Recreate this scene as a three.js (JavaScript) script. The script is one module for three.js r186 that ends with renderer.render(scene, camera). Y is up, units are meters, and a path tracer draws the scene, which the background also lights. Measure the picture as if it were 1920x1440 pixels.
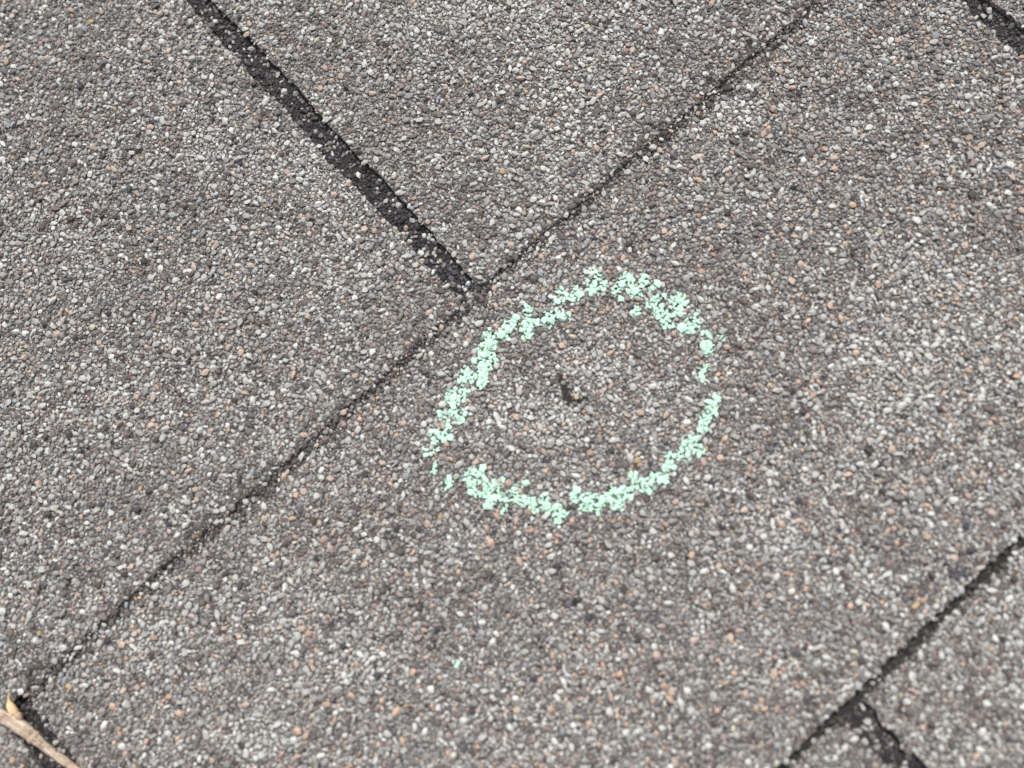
import * as THREE from 'three';
import { ConvexGeometry } from 'three/addons/geometries/ConvexGeometry.js';
import { mergeGeometries } from 'three/addons/utils/BufferGeometryUtils.js';

// ------------------------------------------------------------------ camera, sky, sun, exposure
// The roof frame: x along the courses, y out of the roof, z down the slope; metres. The whole roof is pitched about x.
const scene = new THREE.Scene();
const PITCH = Math.atan(4 / 12);
const tilt = new THREE.Quaternion().setFromAxisAngle(new THREE.Vector3(1, 0, 0), PITCH);
const out = (x, y, z) => new THREE.Vector3(x, y, z).applyQuaternion(tilt);      // a roof-frame vector in the world

const camera = new THREE.PerspectiveCamera(52, 1024 / 768, 0.01, 200);
camera.position.copy(out(-0.02068, 0.19796, 0.0562));
camera.up.copy(out(0.66428, 0.16347, -0.72939));
camera.lookAt(camera.position.clone().add(out(0.06391, -0.98464, -0.16247)));
camera.focus = 0.214;
camera.userData.fStop = 4.4;

const sunDir = out(0.50, 0.95, -0.62).normalize();                             // high bright cloud towards the ridge
const sun = new THREE.DirectionalLight(0xfff8f0, 1.5);
sun.position.copy(sunDir).multiplyScalar(3); sun.target.position.set(0, 0, 0);
sun.castShadow = true; sun.shadow.radius = 20; sun.shadow.mapSize.set(4096, 4096);
Object.assign(sun.shadow.camera, { left: -0.3, right: 0.3, top: 0.3, bottom: -0.3, near: 0.5, far: 6 });
scene.add(sun, sun.target);
{
  const W = 128, H = 64, d = new Float32Array(W * H * 4);
  for (let j = 0; j < H; j++) for (let i = 0; i < W; i++) {
    const el = ((j + 0.5) / H - 0.5) * Math.PI, s = Math.sin(el);
    const k = s > 0 ? 0.36 * (1 + 2 * s) / 3 : 0.06, o = (j * W + i) * 4;       // a plain overcast sky
    d[o] = k * 0.97; d[o + 1] = k * 0.99; d[o + 2] = k * 1.03; d[o + 3] = 1;
  }
  const sky = new THREE.DataTexture(d, W, H, THREE.RGBAFormat, THREE.FloatType);
  sky.mapping = THREE.EquirectangularReflectionMapping; sky.magFilter = THREE.LinearFilter; sky.needsUpdate = true;
  scene.background = sky; scene.environment = sky;
}
const renderer = new THREE.WebGLRenderer({ antialias: true });
renderer.setSize(1024, 768);
renderer.toneMapping = THREE.LinearToneMapping;
renderer.toneMappingExposure = 2.72;
renderer.shadowMap.enabled = true;

// ------------------------------------------------------------------ helpers
function rng(a) { return () => { a |= 0; a = a + 0x6D2B79F5 | 0; let t = Math.imul(a ^ a >>> 15, 1 | a); t = t + Math.imul(t ^ t >>> 7, 61 | t) ^ t; return ((t ^ t >>> 14) >>> 0) / 4294967296; }; }
const R = rng(20711);
const hash = (x, y) => { let h = Math.imul(x, 374761393) + Math.imul(y, 668265263) | 0; h = Math.imul(h ^ h >>> 13, 1274126177); return ((h ^ h >>> 16) >>> 0) / 4294967296; };
function noise(x, y) {
  const i = Math.floor(x), j = Math.floor(y), a = x - i, b = y - j, u = a * a * (3 - 2 * a), v = b * b * (3 - 2 * b);
  return (hash(i, j) * (1 - u) + hash(i + 1, j) * u) * (1 - v) + (hash(i, j + 1) * (1 - u) + hash(i + 1, j + 1) * u) * v;
}
const fbm = (x, y) => 0.5 * noise(x, y) + 0.3 * noise(2.1 * x + 7, 2.1 * y + 3) + 0.2 * noise(4.3 * x + 1, 4.3 * y + 9);
const lin = (r, g, b) => new THREE.Color().setRGB(r, g, b);
const MM = 0.001;
function shade(o) { o.castShadow = true; o.receiveShadow = true; return o; }
function part(name, geometry, material, parent) { const m = shade(new THREE.Mesh(geometry, material)); m.name = name; parent.add(m); return m; }
function top(name, label, category) { const g = new THREE.Group(); g.name = name; g.quaternion.copy(tilt); g.userData = { label, category }; scene.add(g); return g; }

// ------------------------------------------------------------------ measures of the roof, millimetres
const E = 131.7, TAB = 304.8, SLOT = 6.6, T = 1.4, TH = 1.22;                    // exposure, tab width, cutout width, step and thickness
const endOf = k => k * E - (k < 0 ? 44 : 0);                                     // where course k ends; the course above v = 0 was laid long
const courseOf = v => { let k = Math.ceil(v / E); while (v <= endOf(k - 1)) k--; while (v > endOf(k)) k++; return k; };
//                                       // course 0 ends at v = 0, course 1 at v = E, ...
const surf = (v, k) => T * (v - endOf(k)) / (endOf(k) - endOf(k - 1)) + T;   // top of course k
const lowEdge = (u, k) => endOf(k) + 1.2 * (fbm(u / 6, k * 17) - 0.5) + 1.6 * (noise(u / 55 + 4, k * 9) - 0.5);
const firstSlot = k => (k & 1 ? TAB / 2 : 0);
const slotNear = (u, k) => firstSlot(k) + TAB * Math.round((u - firstSlot(k)) / TAB);
const slotHalf = (v, s, side) => SLOT / 2 + 1.9 * (fbm(v / 3.0 + 50, s * 0.13 + side * 31) - 0.5) + 0.9 * (noise(v / 14, s + side * 5) - 0.5) + (s < -100 && side < 0 ? 1.0 : 0);
const stripStart = k => firstSlot(k) - TAB * (((k % 3) + 3) % 3);               // where a strip of three tabs begins
const STRIP = 3 * TAB;
const stripOf = (u, k) => Math.floor((u - stripStart(k)) / STRIP);

// ------------------------------------------------------------------ materials
function granuleTexture() {                                                    // small mineral grains, for the surface between and beyond the built ones
  const N = 1024, C = 52, px = [], cols = [], hgt = [], r = rng(5);
  for (let j = 0; j < C; j++) for (let i = 0; i < C; i++) { px.push([i + r(), j + r()]); cols.push(pickColour(r, 0, 0)); hgt.push(0.5 + 0.5 * r()); }
  const col = new Uint8Array(N * N * 4), bmp = new Uint8Array(N * N * 4), c = new THREE.Color();
  for (let y = 0; y < N; y++) for (let x = 0; x < N; x++) {
    const fx = x / N * C, fy = y / N * C, ix = Math.floor(fx), iy = Math.floor(fy); let d1 = 9, d2 = 9, id = 0;
    for (let b = -1; b <= 1; b++) for (let a = -1; a <= 1; a++) {
      const cx = (ix + a + C) % C, cy = (iy + b + C) % C, q = cy * C + cx;
      const dx = px[q][0] - cx + ix + a - fx, dy = px[q][1] - cy + iy + b - fy, d = Math.hypot(dx, dy);
      if (d < d1) { d2 = d1; d1 = d; id = q; } else if (d < d2) d2 = d;
    }
    const rim = Math.min(1, (d2 - d1) * 3.2), o = (y * N + x) * 4, k = rim;
    c.setRGB(0.05 + (cols[id].r - 0.05) * k, 0.045 + (cols[id].g - 0.045) * k, 0.042 + (cols[id].b - 0.042) * k).convertLinearToSRGB();
    col[o] = c.r * 255; col[o + 1] = c.g * 255; col[o + 2] = c.b * 255; col[o + 3] = 255;
    bmp[o] = bmp[o + 1] = bmp[o + 2] = 255 * Math.min(1, (d2 - d1) * 2.2) * hgt[id]; bmp[o + 3] = 255;
  }
  const mk = (d, s) => { const t = new THREE.DataTexture(d, N, N); t.wrapS = t.wrapT = THREE.RepeatWrapping; t.magFilter = THREE.LinearFilter; t.minFilter = THREE.LinearMipmapLinearFilter; t.generateMipmaps = true; t.repeat.set(1 / 0.057, 1 / 0.057); if (s) t.colorSpace = THREE.SRGBColorSpace; t.needsUpdate = true; return t; };
  return [mk(col, true), mk(bmp, false)];
}
// grain colours: [weight, linear r, g, b, spread]
const PALETTE = [
  [36, 0.375, 0.374, 0.364, 0.09], [15, 0.51, 0.52, 0.507, 0.10], [23, 0.24, 0.233, 0.231, 0.06], [14, 0.135, 0.123, 0.123, 0.04],
  [6, 0.42, 0.335, 0.285, 0.07], [6, 0.265, 0.22, 0.212, 0.06], [3, 0.28, 0.29, 0.31, 0.05], [0.3, 0.40, 0.31, 0.20, 0.06], [0.3, 0.43, 0.43, 0.33, 0.06], [2.5, 0.055, 0.05, 0.053, 0.02],
];
function pickColour(r, pale, dark) {
  let w = PALETTE.map((p, i) => p[0] * (i === 1 ? 1 + 4 * pale : i === 0 ? 1 + 1.5 * pale : (i === 3 || i === 2 || i === 5) ? Math.max(0.15, 1 - pale) * (1 + 2.2 * dark) : 1)), s = w.reduce((a, b) => a + b, 0) * r(), i = 0;
  while ((s -= w[i]) > 0 && i < w.length - 1) i++;
  const p = PALETTE[i], k = (r() + r() - 1) * p[4], m = (r() - 0.5) * 0.02;
  return lin(Math.max(0.02, p[1] + k + m), Math.max(0.02, p[2] + k), Math.max(0.02, p[3] + k - m));
}
const [granMap, granBump] = granuleTexture();
const tarBump = (() => {                                                       // lumpy tar
  const N = 512, d = new Uint8Array(N * N * 4);
  for (let y = 0; y < N; y++) for (let x = 0; x < N; x++) { const o = (y * N + x) * 4; d[o] = d[o + 1] = d[o + 2] = 255 * (0.6 * fbm(x / 14, y / 14) + 0.4 * fbm(x / 4, y / 4)); d[o + 3] = 255; }
  const t = new THREE.DataTexture(d, N, N); t.wrapS = t.wrapT = THREE.MirroredRepeatWrapping; t.magFilter = THREE.LinearFilter; t.repeat.set(1 / 0.03, 1 / 0.03); t.needsUpdate = true; return t;
})();
const CHALK_TONE = lin(0.53, 0.82, 0.665);
const M = {
  tab: new THREE.MeshStandardMaterial({ color: lin(0.76, 0.73, 0.725), map: granMap, bumpMap: granBump, bumpScale: 0.0004, roughness: 0.9 }),
  asphalt: new THREE.MeshStandardMaterial({ color: lin(0.017, 0.015, 0.0165), roughness: 0.85, bumpMap: tarBump, bumpScale: 0.0004 }),
  deck: new THREE.MeshStandardMaterial({ color: lin(0.35, 0.26, 0.16), roughness: 0.9 }),
  grain: new THREE.MeshStandardMaterial({ color: 0xffffff, roughness: 0.72 }),
  chalk: new THREE.MeshStandardMaterial({ color: 0xffffff, vertexColors: true, roughness: 0.95 }),
};

// chalk dabs: centre u, v and half-axes in millimetres on the roof
const CHALK = [
  [[-20.5,16.5,2.42,2.14],[-21.6,15.1,1.0,1.29],[-18.3,16.5,1.42,1.14],[-23.6,19.1,1.42,1.28],[-26.3,17.3,0.71,0.71],[-21.7,20.8,0.57,0.71],[-26.5,19.2,0.72,0.72],[-23.8,21.5,1.08,0.96],[-27.0,21.0,0.84,0.84],[-28.6,21.2,1.2,1.08],[-30.8,21.5,1.44,1.19],[-30.9,19.8,0.72,0.84],[-28.8,22.7,0.6,0.6]],
  [[-15.8,14.9,1.71,1.29],[-14.5,13.0,1.14,1.15],[-14.0,15.4,0.85,0.86],[-13.2,18.1,1.28,1.43],[-10.7,16.1,1.57,1.73],[-7.8,14.9,1.99,1.74],[-8.7,12.0,1.14,1.6],[-10.9,12.4,0.57,0.64],[-6.1,11.7,1.43,1.31],[-4.8,12.8,0.86,1.16],[-3.9,10.5,1.72,1.17],[-3.0,9.0,0.72,0.64]],
  [[-1.5,12.5,1.43,0.73],[1.4,12.2,1.86,1.76],[3.9,11.7,0.72,1.03],[-1.1,14.5,0.57,0.58],[3.8,14.4,0.86,0.88],[5.6,14.5,1.71,1.76],[3.8,16.4,1.42,1.46],[8.2,11.9,1.0,1.03],[7.3,13.2,0.71,1.18],[7.7,16.0,1.43,1.32],[10.7,16.8,1.57,1.91],[9.8,18.3,0.85,0.88],[13.2,18.7,1.42,0.73],[14.4,20.0,0.85,0.59],[13.9,17.6,0.85,0.59]],
  [[17.6,13.9,1.0,0.74],[15.9,15.4,1.0,0.65],[17.9,16.2,1.14,0.89],[18.3,18.2,1.14,0.74],[20.5,17.0,1.14,1.48]],
  [[24.3,19.1,1.71,1.48],[26.8,17.6,1.14,1.19],[27.8,15.7,0.57,0.74],[26.9,20.1,1.14,1.33],[24.8,17.3,0.57,0.59],[26.3,14.9,0.34,0.36]],
  [[30.4,22.8,0.99,1.18],[32.9,22.4,1.14,1.04],[33.0,23.9,1.42,1.04],[31.1,26.8,1.84,1.62],[28.0,23.5,0.99,1.03],[27.8,26.2,0.85,0.73],[32.2,29.0,1.41,0.73],[33.6,29.5,0.7,0.65],[35.2,26.6,1.13,1.48],[36.0,25.7,0.85,0.74],[37.4,29.2,0.79,0.74],[35.4,29.2,0.85,0.44],[31.7,24.9,0.42,0.44]],
  [[28.3,31.0,1.55,1.31],[27.3,30.1,0.7,0.58],[30.8,31.7,0.7,0.58],[32.6,32.6,1.26,1.17],[34.4,32.3,0.7,0.73],[36.1,33.0,0.98,0.73],[32.7,35.4,1.68,1.6],[31.4,38.0,1.06,1.16],[32.9,37.2,0.84,0.87],[35.7,35.9,0.84,0.73],[36.9,36.2,1.4,1.31],[38.8,35.5,1.26,1.17],[38.2,38.1,0.7,1.02],[34.8,38.4,0.98,0.87],[36.4,39.2,0.7,0.58],[36.3,38.0,0.7,0.58],[36.7,42.9,1.81,1.59],[34.0,42.1,1.39,0.64],[34.8,44.5,0.83,0.52],[32.5,40.0,0.84,0.58],[39.0,41.5,0.61,0.58]],
  [[37.2,47.4,1.11,0.72],[35.7,49.4,1.52,1.49],[34.1,50.8,1.1,0.68],[39.1,50.4,0.83,0.52]],
  [[31.1,52.7,0.83,0.71],[29.1,53.8,0.91,0.85],[28.3,54.8,0.55,0.51]],
  [[27.9,60.6,0.76,0.91],[25.2,61.4,1.4,1.43],[24.4,62.8,1.14,0.73],[21.7,62.7,1.65,1.17],[20.2,64.2,1.27,1.03]],
  [[16.0,64.2,1.52,0.82],[13.7,65.5,2.78,1.23],[15.0,67.1,1.77,1.28],[11.5,65.6,1.26,0.82],[9.3,64.3,1.14,1.02],[7.3,65.3,1.14,1.53],[5.8,65.0,0.76,0.76]],
  [[3.7,65.4,2.27,0.96],[4.1,66.8,0.88,0.89],[2.3,63.9,0.63,0.64],[-1.4,60.8,1.02,0.76],[-1.1,63.9,2.02,1.65],[0.9,64.6,1.01,1.01],[-2.3,62.1,0.76,0.76],[0.0,65.9,0.76,0.76]],
  [[-4.9,63.5,1.27,1.64],[-4.8,61.9,0.63,0.63],[-7.1,60.9,1.27,1.14],[-8.9,61.0,1.01,1.52],[-9.3,63.0,1.27,1.26],[-8.4,64.2,0.76,1.01],[-7.1,63.2,0.63,0.63]],
  [[-15.0,55.3,1.4,1.39],[-13.2,57.5,1.4,1.14],[-14.0,59.1,1.52,1.26],[-12.3,60.6,1.52,1.39],[-13.0,62.1,0.76,0.75],[-15.7,58.6,1.02,0.76],[-11.7,58.8,0.89,0.76]],
  [[-20.6,54.9,1.16,1.38],[-19.5,54.7,1.16,0.92],[-21.7,56.4,1.27,1.37],[-19.5,56.5,0.93,0.92],[-23.1,48.6,1.17,0.92],[-24.4,49.3,1.17,0.92],[-24.1,50.8,1.63,1.38],[-21.5,50.7,1.4,1.04],[-22.3,53.3,1.16,0.92],[-22.8,51.7,0.93,0.92]],
  [[-29.9,46.0,0.82,1.61],[-28.7,43.6,0.7,0.7],[-28.3,44.9,0.94,0.93],[-25.5,44.3,1.17,1.16],[-26.4,46.3,1.29,1.39],[-25.3,46.9,0.94,0.93]],
  [[-31.8,33.3,0.83,0.94],[-32.3,35.7,1.18,1.4],[-32.8,31.8,0.48,0.7],[-31.0,36.3,0.59,0.58],[-33.1,36.9,0.95,0.82],[-32.9,39.0,0.71,0.93],[-29.9,33.8,0.95,0.47],[-28.7,35.5,0.71,0.7],[-27.1,34.4,0.43,0.52],[-29.6,37.5,0.94,0.89],[-28.1,39.8,1.18,1.05],[-29.5,40.7,1.41,1.05],[-30.8,39.6,0.94,0.93],[-31.2,40.8,0.82,0.7],[-29.4,42.3,1.18,0.93],[-31.6,42.3,1.06,1.04],[-25.7,39.9,0.47,0.65]],
  [[-33.0,21.5,0.67,0.67],[-32.8,23.3,0.48,0.48],[-35.3,22.4,0.91,0.95],[-34.2,22.9,0.72,0.59],[-35.4,26.0,0.48,0.71],[-37.6,26.5,0.95,0.71],[-36.8,27.4,0.43,0.47]],
  [[-36.9,31.9,1.31,1.4],[-35.6,31.1,0.43,0.59]],
  [[-63.5,65.8,0.52,0.86]],
  [[-21.6,44.4,0.52,0.58]],
];

// ------------------------------------------------------------------ the roof and its shingles
const roof = top('roof', 'weathered grey asphalt shingle roof with dark cutout slots', 'roof');
roof.userData.kind = 'structure';
part('roof_deck', new THREE.BoxGeometry(3.0, 0.018, 1.4), M.deck, roof).position.set(0, -0.024, 0.13);

function sheet(points, k, holes) {                                             // an outline in (u, v) millimetres as a slab that lies on the course below
  const s = new THREE.Shape(points.map(([u, v]) => new THREE.Vector2(u * MM, -v * MM)));
  const g = new THREE.ExtrudeGeometry(s, { depth: TH * MM, bevelEnabled: false, curveSegments: 1 });
  g.rotateX(-Math.PI / 2);
  const p = g.attributes.position;
  for (let i = 0; i < p.count; i++) p.setY(i, p.getY(i) - TH * MM + surf(p.getZ(i) / MM, k) * MM);
  g.computeVertexNormals();
  return g;
}
const shingles = new Map();
function buildShingle(k, i) {
  const u0 = stripStart(k) + i * STRIP, u1 = u0 + STRIP, top0 = endOf(k - 1) + (k === 2 ? 2.7 : -2.4), slotTop = top0 + (k === 2 ? 0.05 : 0.8);
  const pts = [[u0 + SLOT / 2, top0]];
  const edge = (s, side, down) => { const n = 64; for (let q = 0; q <= n; q++) { const f = down ? q / n : 1 - q / n, v = slotTop + (lowEdge(s, k) - 0.4 - slotTop) * f; pts.push([s + side * slotHalf(v, s, side), v]); } };
  edge(u0, 1, true);
  for (let t = 0; t < 3; t++) {
    const a = u0 + t * TAB, b = a + TAB;
    for (let u = a + SLOT / 2 + 1; u < b - SLOT / 2 - 0.5; u += 1.2) pts.push([u, lowEdge(u, k)]);
    edge(b, -1, false);
    if (t < 2) edge(b, 1, true);
  }
  pts.push([u1 - SLOT / 2, top0]);
  const m = part('shingle', sheet(pts, k), M.tab, roof);
  part('headlap', sheet([[u0 + 0.4, top0 - 0.05], [u1 - 0.4, top0 - 0.05], [u1 - 0.4, endOf(k - 2) - 22], [u0 + 0.4, endOf(k - 2) - 22]], k), M.asphalt, m);
  shingles.set(k + ':' + i, { mesh: m, grains: [], floor: [] });
}
for (let k = -3; k <= 5; k++) for (let i = -1; i <= 1; i++) buildShingle(k, i);

// ------------------------------------------------------------------ mineral granules
const CA = Math.cos(42.3 * Math.PI / 180), SA = Math.sin(42.3 * Math.PI / 180);
const inSpot = ([cu, cv, a, b], u, v, grow = 0) => { const x = (u - cu) * CA + (v - cv) * SA, y = -(u - cu) * SA + (v - cv) * CA; return (x / (a + grow)) ** 2 + (y / (b + grow)) ** 2; };
const BARE = [[1.1, 33.8, 0.75, 1.9], [1.9, 31.4, 0.6, 0.9], [0.5, 36.2, 0.6, 1.1], [1.6, 38.3, 1.3, 0.5], [3.4, 38.9, 0.8, 0.4], [-1.0, 37.0, 0.5, 0.5], [-32.1, 74.1, 0.9, 1.0], [-40.5, -94.5, 0.9, 1.0], [101.2, -2.6, 1.0, 1.0]];       // granules knocked off
const PALE = [[-25.8, -82.8, 6.8, 4.4], [-112.1, 45.9, 7.2, 3.9], [-79.9, 52, 3.9, 4.3], [15.2, 95.8, 5, 3.8], [23.3, 119.1, 4.3, 4.3], [94.2, 79.6, 3.9, 2.5], [-8.6, 32.4, 8, 6.1], [-4, 41, 5, 4], [10.8, 35.2, 8, 6.2], [-118.2, 10.2, 5.4, 7.6], [84.5, 9.4, 4.4, 3.1]];
const FRAME = [[-42.6, -159.9], [160.9, 38.3], [19.3, 167.6], [-163.6, 10.3]];
const MARGIN = 42;
const frameDist = (u, v) => { let m = 1e9; for (let i = 0; i < 4; i++) { const [a, b] = FRAME[i], [c, d] = FRAME[(i + 1) % 4], L = Math.hypot(c - a, d - b); m = Math.min(m, ((c - a) * (v - b) - (d - b) * (u - a)) / L); } return m; };

function polyhedron(seed, n) {                                                 // a crushed-stone grain of unit radius
  const r = rng(seed), pts = [];
  for (let i = 0; i < n; i++) { const y = 1 - 2 * (i + 0.5) / n, a = i * 2.39996 + r() * 0.9, q = Math.sqrt(1 - y * y), k = 0.62 + 0.6 * r(); pts.push(new THREE.Vector3(q * Math.cos(a) * k, y * k, q * Math.sin(a) * k)); }
  const g = new ConvexGeometry(pts); g.deleteAttribute('uv'); return g;
}
const GRAINS = [[9, 11], [23, 9], [31, 8]].map(([s, n]) => polyhedron(s, n));   // coarse, medium, fine
const grains = [], cells = new Map(), CELL = 2.4;
const key = (a, b) => a * 4096 + b;
const zone = { u0: -230, u1: 230, v0: -225, v1: 232 };
function tryPlace(u, v, r, tight, size) {
  const level = 0, a = Math.floor((u + 300) / CELL), b = Math.floor((v + 300) / CELL);
  for (let j = -1; j <= 1; j++) for (let i = -1; i <= 1; i++) {
    const c = cells.get(key(a + i, b + j));
    if (c) for (const g of c) { const d = tight * (g.r + r); if ((g.u - u) ** 2 + (g.v - v) ** 2 < d * d) return; }
  }
  const g = { u, v, r, size }, q = key(a, b);
  if (!cells.has(q)) cells.set(q, []);
  cells.get(q).push(g); grains.push(g);
}
for (const [tries, lo, hi, tight, size] of [[20000, 0.74, 1.02, 0.98, 0], [170000, 0.46, 0.74, 0.9, 0], [500000, 0.34, 0.52, 0.86, 1], [1000000, 0.2, 0.32, 0.84, 2]])
  for (let t = 0; t < tries; t++) {
    const u = zone.u0 + (zone.u1 - zone.u0) * R(), v = zone.v0 + (zone.v1 - zone.v0) * R(), r = lo + (hi - lo) * R() * R();
    if (frameDist(u, v) > -MARGIN) tryPlace(u, v, r, tight, size);
  }

const m4 = new THREE.Matrix4(), qa = new THREE.Quaternion(), va = new THREE.Vector3(), e0 = new THREE.Euler();
function grainMatrix(g, y) {                                                   // turned any way, then pressed flat into the asphalt
  e0.set(R() * 6.283, R() * 6.283, R() * 6.283);
  const spin = new THREE.Matrix4().makeRotationFromEuler(e0), st = 0.85 + 0.55 * R();
  const turn = new THREE.Matrix4().makeRotationY(R() * 6.283), flat = 0.5 + 0.25 * R();
  const rr = g.r * 1.12 * MM;
  return new THREE.Matrix4().makeTranslation(g.u * MM, (y + g.r * (0.22 + 0.42 * R())) * MM, g.v * MM).multiply(turn)
    .multiply(new THREE.Matrix4().makeScale(rr * st, rr * flat, rr / st)).multiply(spin);
}
const chalked = [];
for (const g of grains) {
  let k = courseOf(g.v);
  const over = R() < 0.35 ? 0.45 : -0.1;                                          // some grains stand out over the edge
  if (g.v > lowEdge(g.u, k) + over) k++; else if (g.v <= lowEdge(g.u, k - 1) + over) k--;
  const s = slotNear(g.u, k), side = g.u > s ? 1 : -1, inSlot = Math.abs(g.u - s) < slotHalf(g.v, s, side) + g.r * (R() < 0.3 ? -0.75 : 0.1 + 0.5 * R());
  if (BARE.some(b => inSpot(b, g.u, g.v) < 1)) continue;
  const clump = fbm(g.u / 11 + 40, g.v / 11), wide = fbm(g.u / 45, g.v / 45 + 20);
  if (inSlot) {                                                                // the dark headlap of the next course, seen through the cutout
    const low = 1 - (endOf(k) - g.v) / E;
    if (g.size === 0 && R() < 0.2) continue;
    const light = R() < (low > 0.78 ? (g.size ? 0.3 : 0.5) : (g.size ? 0.12 : 0.26)) && g.r > 0.3;
    g.colour = light ? pickColour(R, 0.1, 0) : (z => lin(0.018 + z, 0.017 + 0.95 * z, 0.020 + 1.1 * z))(0.09 * R() * R());
    if (!light && R() < 0.16) g.colour = lin(0.15, 0.14, 0.14);
    const sh = shingles.get((k + 1) + ':' + stripOf(g.u, k + 1)); if (!sh) continue;
    g.k = k + 1; g.m = grainMatrix(g, surf(g.v, k + 1)); sh.floor.push(g);
    continue;
  }
  let pale = Math.max(0, wide - 0.56) * 2.5; for (const b of PALE) pale = Math.max(pale, 1.4 * (1 - inSpot(b, g.u, g.v, 2.5)));
  const near = g.v - lowEdge(g.u, k - 1), drift = near < 2.8 && k === 1 ? (1 - near / 2.8) * Math.max(0, Math.min(1, (fbm(g.u / 9 + 3, 8.5) - 0.30) * 5 + (g.u > -140 && g.u < -8 ? 0.5 : 0))) : 0;   // loose grains drifted against the step
  const gutter = k === 2 && near < (1.4 + 2.8 * noise(g.u / 6, 31)) * (0.7 + 0.5 * R());               // dark olive grains in the gutter under this edge
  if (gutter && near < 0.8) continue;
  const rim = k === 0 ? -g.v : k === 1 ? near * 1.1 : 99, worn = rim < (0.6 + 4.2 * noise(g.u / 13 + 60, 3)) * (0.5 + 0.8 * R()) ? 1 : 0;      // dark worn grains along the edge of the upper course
  const dark = Math.max(0, (0.5 - clump) * 4.0 + (0.5 - wide) * 1.0);
  if (g.size === 2 && !drift && R() < 0.3 + 0.5 * Math.max(0, 0.5 - clump)) continue;
  g.colour = pickColour(R, Math.max(0, pale), dark);
  if (g.size === 2) g.colour.lerp(lin(0.15, 0.138, 0.136), 0.55);                 // dust-sized grains are mauve brown
  if (inSpot([39.8, 128.2, 2.6, 1.8], g.u, g.v) < 1) g.colour = lin(0.055, 0.056, 0.075);
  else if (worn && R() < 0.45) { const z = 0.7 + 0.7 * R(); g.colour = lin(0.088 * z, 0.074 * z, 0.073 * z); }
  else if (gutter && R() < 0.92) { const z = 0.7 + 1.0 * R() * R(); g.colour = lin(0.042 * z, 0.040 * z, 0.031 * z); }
  else if (k === 1 && R() < 0.04) { const z = 0.8 + 0.4 * R(); g.colour = lin(0.45 * z, 0.325 * z, 0.255 * z); }
  if (k === 1 && Math.abs(g.u) < 45 && g.v < 75 && R() < 0.14 && CHALK.some(d => d.some(b => inSpot(b, g.u, g.v, 0.9) < 1))) g.colour.lerp(CHALK_TONE, 0.15 + 0.4 * R());   // chalk dust
  const sh = shingles.get(k + ':' + stripOf(g.u, k)); if (!sh) continue;
  g.k = k; g.m = grainMatrix(g, surf(g.v, k) + drift * T * 0.95); sh.grains.push(g);
  if (k === 1) chalked.push(g);
}

const eye = new THREE.Vector3(-20.68, 196.7, 56.2);
const grainMats = new Map();
function grainMaterial(c) {                                                    // picked-out granules share a few dozen colours
  const q = v => Math.round(Math.sqrt(v) * 14), id = q(c.r) + '.' + q(c.g) + '.' + q(c.b);
  if (!grainMats.has(id)) { const m = M.grain.clone(); m.color.copy(c); grainMats.set(id, m); }
  return grainMats.get(id);
}
function scatter(name, list, geometry, parent) {
  if (!list.length) return;
  const im = shade(new THREE.InstancedMesh(geometry, M.grain, list.length));
  im.name = name; im.userData.kind = 'stuff';
  list.forEach((g, i) => { im.setMatrixAt(i, g.m); im.setColorAt(i, g.colour); });
  parent.add(im);
}
let total = 0;
for (const sh of shingles.values()) {
  const seen = sh.grains.concat(sh.floor).filter(g => frameDist(g.u, g.v) > 1);
  for (const g of seen) g.app = g.r / eye.distanceTo(va.set(g.u, 0, g.v));
  seen.sort((a, b) => b.app - a.app);
  const single = new Set(seen.slice(0, 300));
  for (const g of single) { const m = part('granule', GRAINS[0], grainMaterial(g.colour), sh.mesh); m.applyMatrix4(g.m); m.matrix.copy(g.m); m.matrixAutoUpdate = false; }
  const rest = sh.grains.filter(g => !single.has(g)), f = sh.floor.filter(g => !single.has(g));
  scatter('coarse_granules', rest.filter(g => g.size === 0), GRAINS[0], sh.mesh);
  scatter('medium_granules', rest.filter(g => g.size === 1), GRAINS[1], sh.mesh);
  scatter('fine_granules', rest.filter(g => g.size === 2), GRAINS[2], sh.mesh);
  scatter('dark_slot_granules', f, GRAINS[0], sh.mesh);
  total += rest.length + f.length;
}
console.log('grains', grains.length, 'instanced', total, 'grain materials', grainMats.size);

// bare asphalt where granules came off
function bare([u, v, a, b], k, seed) {
  const r = rng(seed), pts = [];
  for (let i = 0; i < 14; i++) { const t = i / 14 * 6.283, q = 1.25 * (0.55 + 0.8 * r()), x = Math.cos(t) * a * q, y = Math.sin(t) * b * q; pts.push([u + x * CA - y * SA, v + x * SA + y * CA]); }
  const s = new THREE.Shape(pts.map(([x, y]) => new THREE.Vector2(x * MM, -y * MM)));
  const g = new THREE.ExtrudeGeometry(s, { depth: 0.0001, bevelEnabled: false }); g.rotateX(-Math.PI / 2); g.translate(0, surf(v, k) * MM, 0);
  return g;
}
BARE.forEach((b, i) => { const k = courseOf(b[1]); part('bare_patch', bare(b, k, 70 + i), M.asphalt, shingles.get(k + ':' + stripOf(b[0], k)).mesh); });

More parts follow.
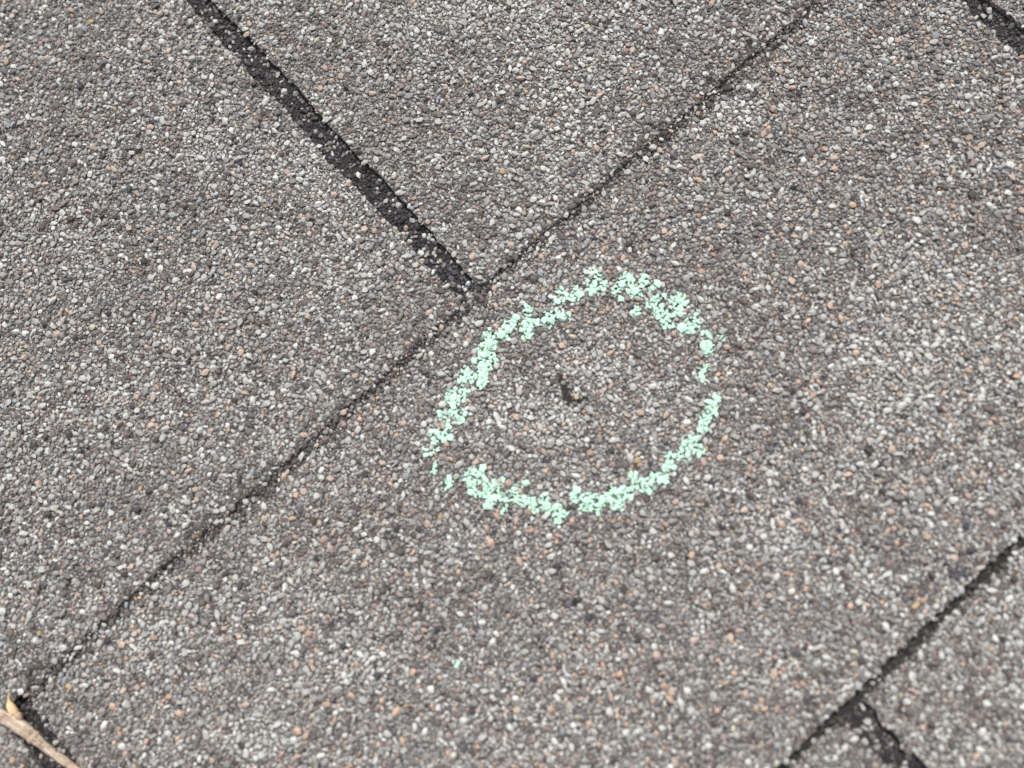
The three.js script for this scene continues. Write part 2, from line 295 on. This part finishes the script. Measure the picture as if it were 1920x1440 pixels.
// ------------------------------------------------------------------ the chalk circle: crusts of chalk on the granules that the stick rubbed over
const ring = top('chalk_circle', 'broken mint green chalk circle drawn on the shingle granules around a small bruise', 'chalk mark');
for (const dabs of CHALK) {
  const geos = [];
  for (const g of chalked) {
    const d = Math.min(...dabs.map(b => inSpot(b, g.u, g.v, 0.22)));
    if (d > 1 || (d > 0.75 && R() < 0.2)) continue;
    const c = GRAINS[g.size].clone();
    m4.makeTranslation(g.u * MM, 0, g.v * MM).multiply(new THREE.Matrix4().makeScale(g.size ? 1.5 : 1.24, 1, g.size ? 1.5 : 1.24)).multiply(new THREE.Matrix4().makeTranslation(-g.u * MM, (0.08 + (g.size === 2 ? 0.3 : g.size ? 0.18 : 0)) * MM, -g.v * MM)).multiply(g.m);
    c.applyMatrix4(m4);
    const t = CHALK_TONE.clone().lerp(g.colour, 0.45 * R() * R()), n = c.attributes.position.count, col = new Float32Array(n * 3);   // thin chalk lets the grain show
    for (let i = 0; i < n; i++) t.toArray(col, i * 3);
    c.setAttribute('color', new THREE.BufferAttribute(col, 3)); geos.push(c);
  }
  if (geos.length) { const g = mergeGeometries(geos); g.computeVertexNormals(); part('chalk_dab', g, M.chalk, ring); }
}

// ------------------------------------------------------------------ the twig that lies in a cutout
{
  const N = 512, H = 128, d = new Uint8Array(N * H * 4), b = new Uint8Array(N * H * 4), c = new THREE.Color();
  for (let y = 0; y < H; y++) for (let x = 0; x < N; x++) {
    const f = fbm(x / 60, y / 5), s = fbm(x / 9 + 9, y / 14 + 5), o = (y * N + x) * 4, k = 0.7 + 0.6 * f;
    c.setRGB(0.5 * k, 0.39 * k, 0.305 * k); if (noise(x / 40, y / 2.2) > 0.8) c.multiplyScalar(0.45); if (s > 0.56) c.lerp(lin(0.22, 0.14, 0.095), Math.min(1, (s - 0.56) * 6)); if (f > 0.6) c.lerp(lin(0.7, 0.62, 0.54), 0.7);
    c.convertLinearToSRGB();
    d[o] = 255 * Math.min(1, c.r); d[o + 1] = 255 * Math.min(1, c.g); d[o + 2] = 255 * Math.min(1, c.b); d[o + 3] = 255; b[o] = b[o + 1] = b[o + 2] = 255 * fbm(x / 30, y / 3); b[o + 3] = 255;
  }
  const mk = (a, s) => { const t = new THREE.DataTexture(a, N, H); t.wrapS = t.wrapT = THREE.RepeatWrapping; t.magFilter = THREE.LinearFilter; if (s) t.colorSpace = THREE.SRGBColorSpace; t.needsUpdate = true; return t; };
  const bark = new THREE.MeshStandardMaterial({ map: mk(d, true), bumpMap: mk(b, false), bumpScale: 0.0005, roughness: 0.8 });
  const budMat = new THREE.MeshStandardMaterial({ color: lin(0.60, 0.44, 0.26), roughness: 0.6 });
  const paleMat = new THREE.MeshStandardMaterial({ color: lin(0.68, 0.53, 0.32), roughness: 0.7 });
  const scarMat = new THREE.MeshStandardMaterial({ color: lin(0.45, 0.33, 0.24), roughness: 0.8 });
  const dz = -0.6;
  const twig = top('twig', 'broken tan twig with a pale bud lying in a cutout of the shingles', 'twig');
  function limb(rows, seg = 14) {                                              // rows: u, v, height above the roof plane, radius
    const P = [], UV = [], I = [];
    rows.forEach(([u, v, y, r], i) => {
      const a = rows[Math.max(0, i - 1)], z = rows[Math.min(rows.length - 1, i + 1)];
      const dir = new THREE.Vector3(z[0] - a[0], z[2] - a[2], z[1] - a[1]).normalize(), side = new THREE.Vector3(0, 1, 0).cross(dir).normalize(), up = dir.clone().cross(side);
      for (let s = 0; s <= seg; s++) {
        const t = s / seg * Math.PI * 2, q = r * (1 + 0.22 * (noise(i * 0.5 + 20, Math.cos(t) * 1.5 + Math.sin(t) * 2 + 9) - 0.5));
        const p = side.clone().multiplyScalar(Math.cos(t) * q).addScaledVector(up, Math.sin(t) * q);
        P.push((u + p.x) * MM, (y + dz + p.y) * MM, (v + p.z) * MM); UV.push(v / 26, s / seg);
        if (i && s < seg) { const n = seg + 1, k = i * n + s; I.push(k, k - n, k + 1, k + 1, k - n, k - n + 1); }
      }
    });
    for (const end of [0, rows.length - 1]) {
      const [u, v, y] = rows[end], c = P.length / 3; P.push(u * MM, (y + dz) * MM, v * MM); UV.push(0, 0);
      for (let s = 0; s < seg; s++) { const k = end * (seg + 1) + s; end ? I.push(c, k, k + 1) : I.push(c, k + 1, k); }
    }
    const g = new THREE.BufferGeometry(); g.setAttribute('position', new THREE.Float32BufferAttribute(P, 3)); g.setAttribute('uv', new THREE.Float32BufferAttribute(UV, 2)); g.setIndex(I); g.computeVertexNormals(); return g;
  }
  const line = [[-156.4, -0.6, 2.9, 0.7], [-156.2, -0.2, 2.85, 1.1], [-155.9, 0.4, 2.75, 1.4], [-155.4, 1.6, 2.6, 1.5], [-154.6, 3.6, 2.4, 1.6], [-153.8, 6.3, 2.2, 1.6], [-153.3, 8.3, 2.05, 1.45], [-153.1, 9.4, 2.0, 1.35], [-152.9, 10.3, 1.95, 1.5], [-152.75, 11.1, 1.9, 1.3], [-152.4, 12.8, 1.8, 1.03], [-151.7, 15.6, 1.7, 0.98], [-150.9, 18.3, 1.65, 0.97], [-150.2, 20.6, 1.6, 0.93], [-149.6, 22.6, 1.6, 0.88], [-148.7, 25.4, 1.6, 0.84], [-148.0, 27.6, 1.65, 0.78], [-147.9, 28.0, 1.65, 0.5]];
  const fine = []; for (let i = 0; i < line.length - 1; i++) for (let q = 0; q < 4; q++) fine.push(line[i].map((a, j) => a + (line[i + 1][j] - a) * q / 4)); fine.push(line[line.length - 1]);
  part('stem', limb(fine), bark, twig);
  const ringGeo = limb([[-153.05, 9.6, 1.98, 1.3], [-153.0, 9.85, 1.97, 1.52], [-152.93, 10.2, 1.95, 1.6], [-152.86, 10.55, 1.93, 1.52], [-152.8, 10.8, 1.92, 1.3]]);
  part('leaf_scar', ringGeo, scarMat, twig);
  // the bud: two papery scales over a brown foot, drawn out to a thin tip
  const bud = part('bud', limb([[-152.3, 3.9, 2.7, 0.3], [-152.4, 3.2, 3.0, 0.72], [-152.3, 2.2, 3.15, 0.86], [-152.15, 1.1, 3.25, 0.82], [-152.0, 0.1, 3.35, 0.6], [-151.8, -0.5, 3.4, 0.36], [-151.3, -1.2, 3.5, 0.22], [-150.4, -2.1, 3.5, 0.1]]), budMat, twig);
  part('bud_scale', limb([[-152.75, 2.9, 3.5, 0.2], [-152.75, 2.2, 3.62, 0.5], [-152.6, 1.2, 3.7, 0.52], [-152.35, 0.2, 3.7, 0.36], [-152.1, -0.5, 3.6, 0.08]]), paleMat, bud);
  part('bud_foot', limb([[-152.6, 5.0, 2.2, 0.3], [-152.55, 4.4, 2.6, 0.75], [-152.45, 3.7, 2.85, 0.86], [-152.4, 3.2, 3.0, 0.78]]), scarMat, bud);
}

renderer.render(scene, camera);
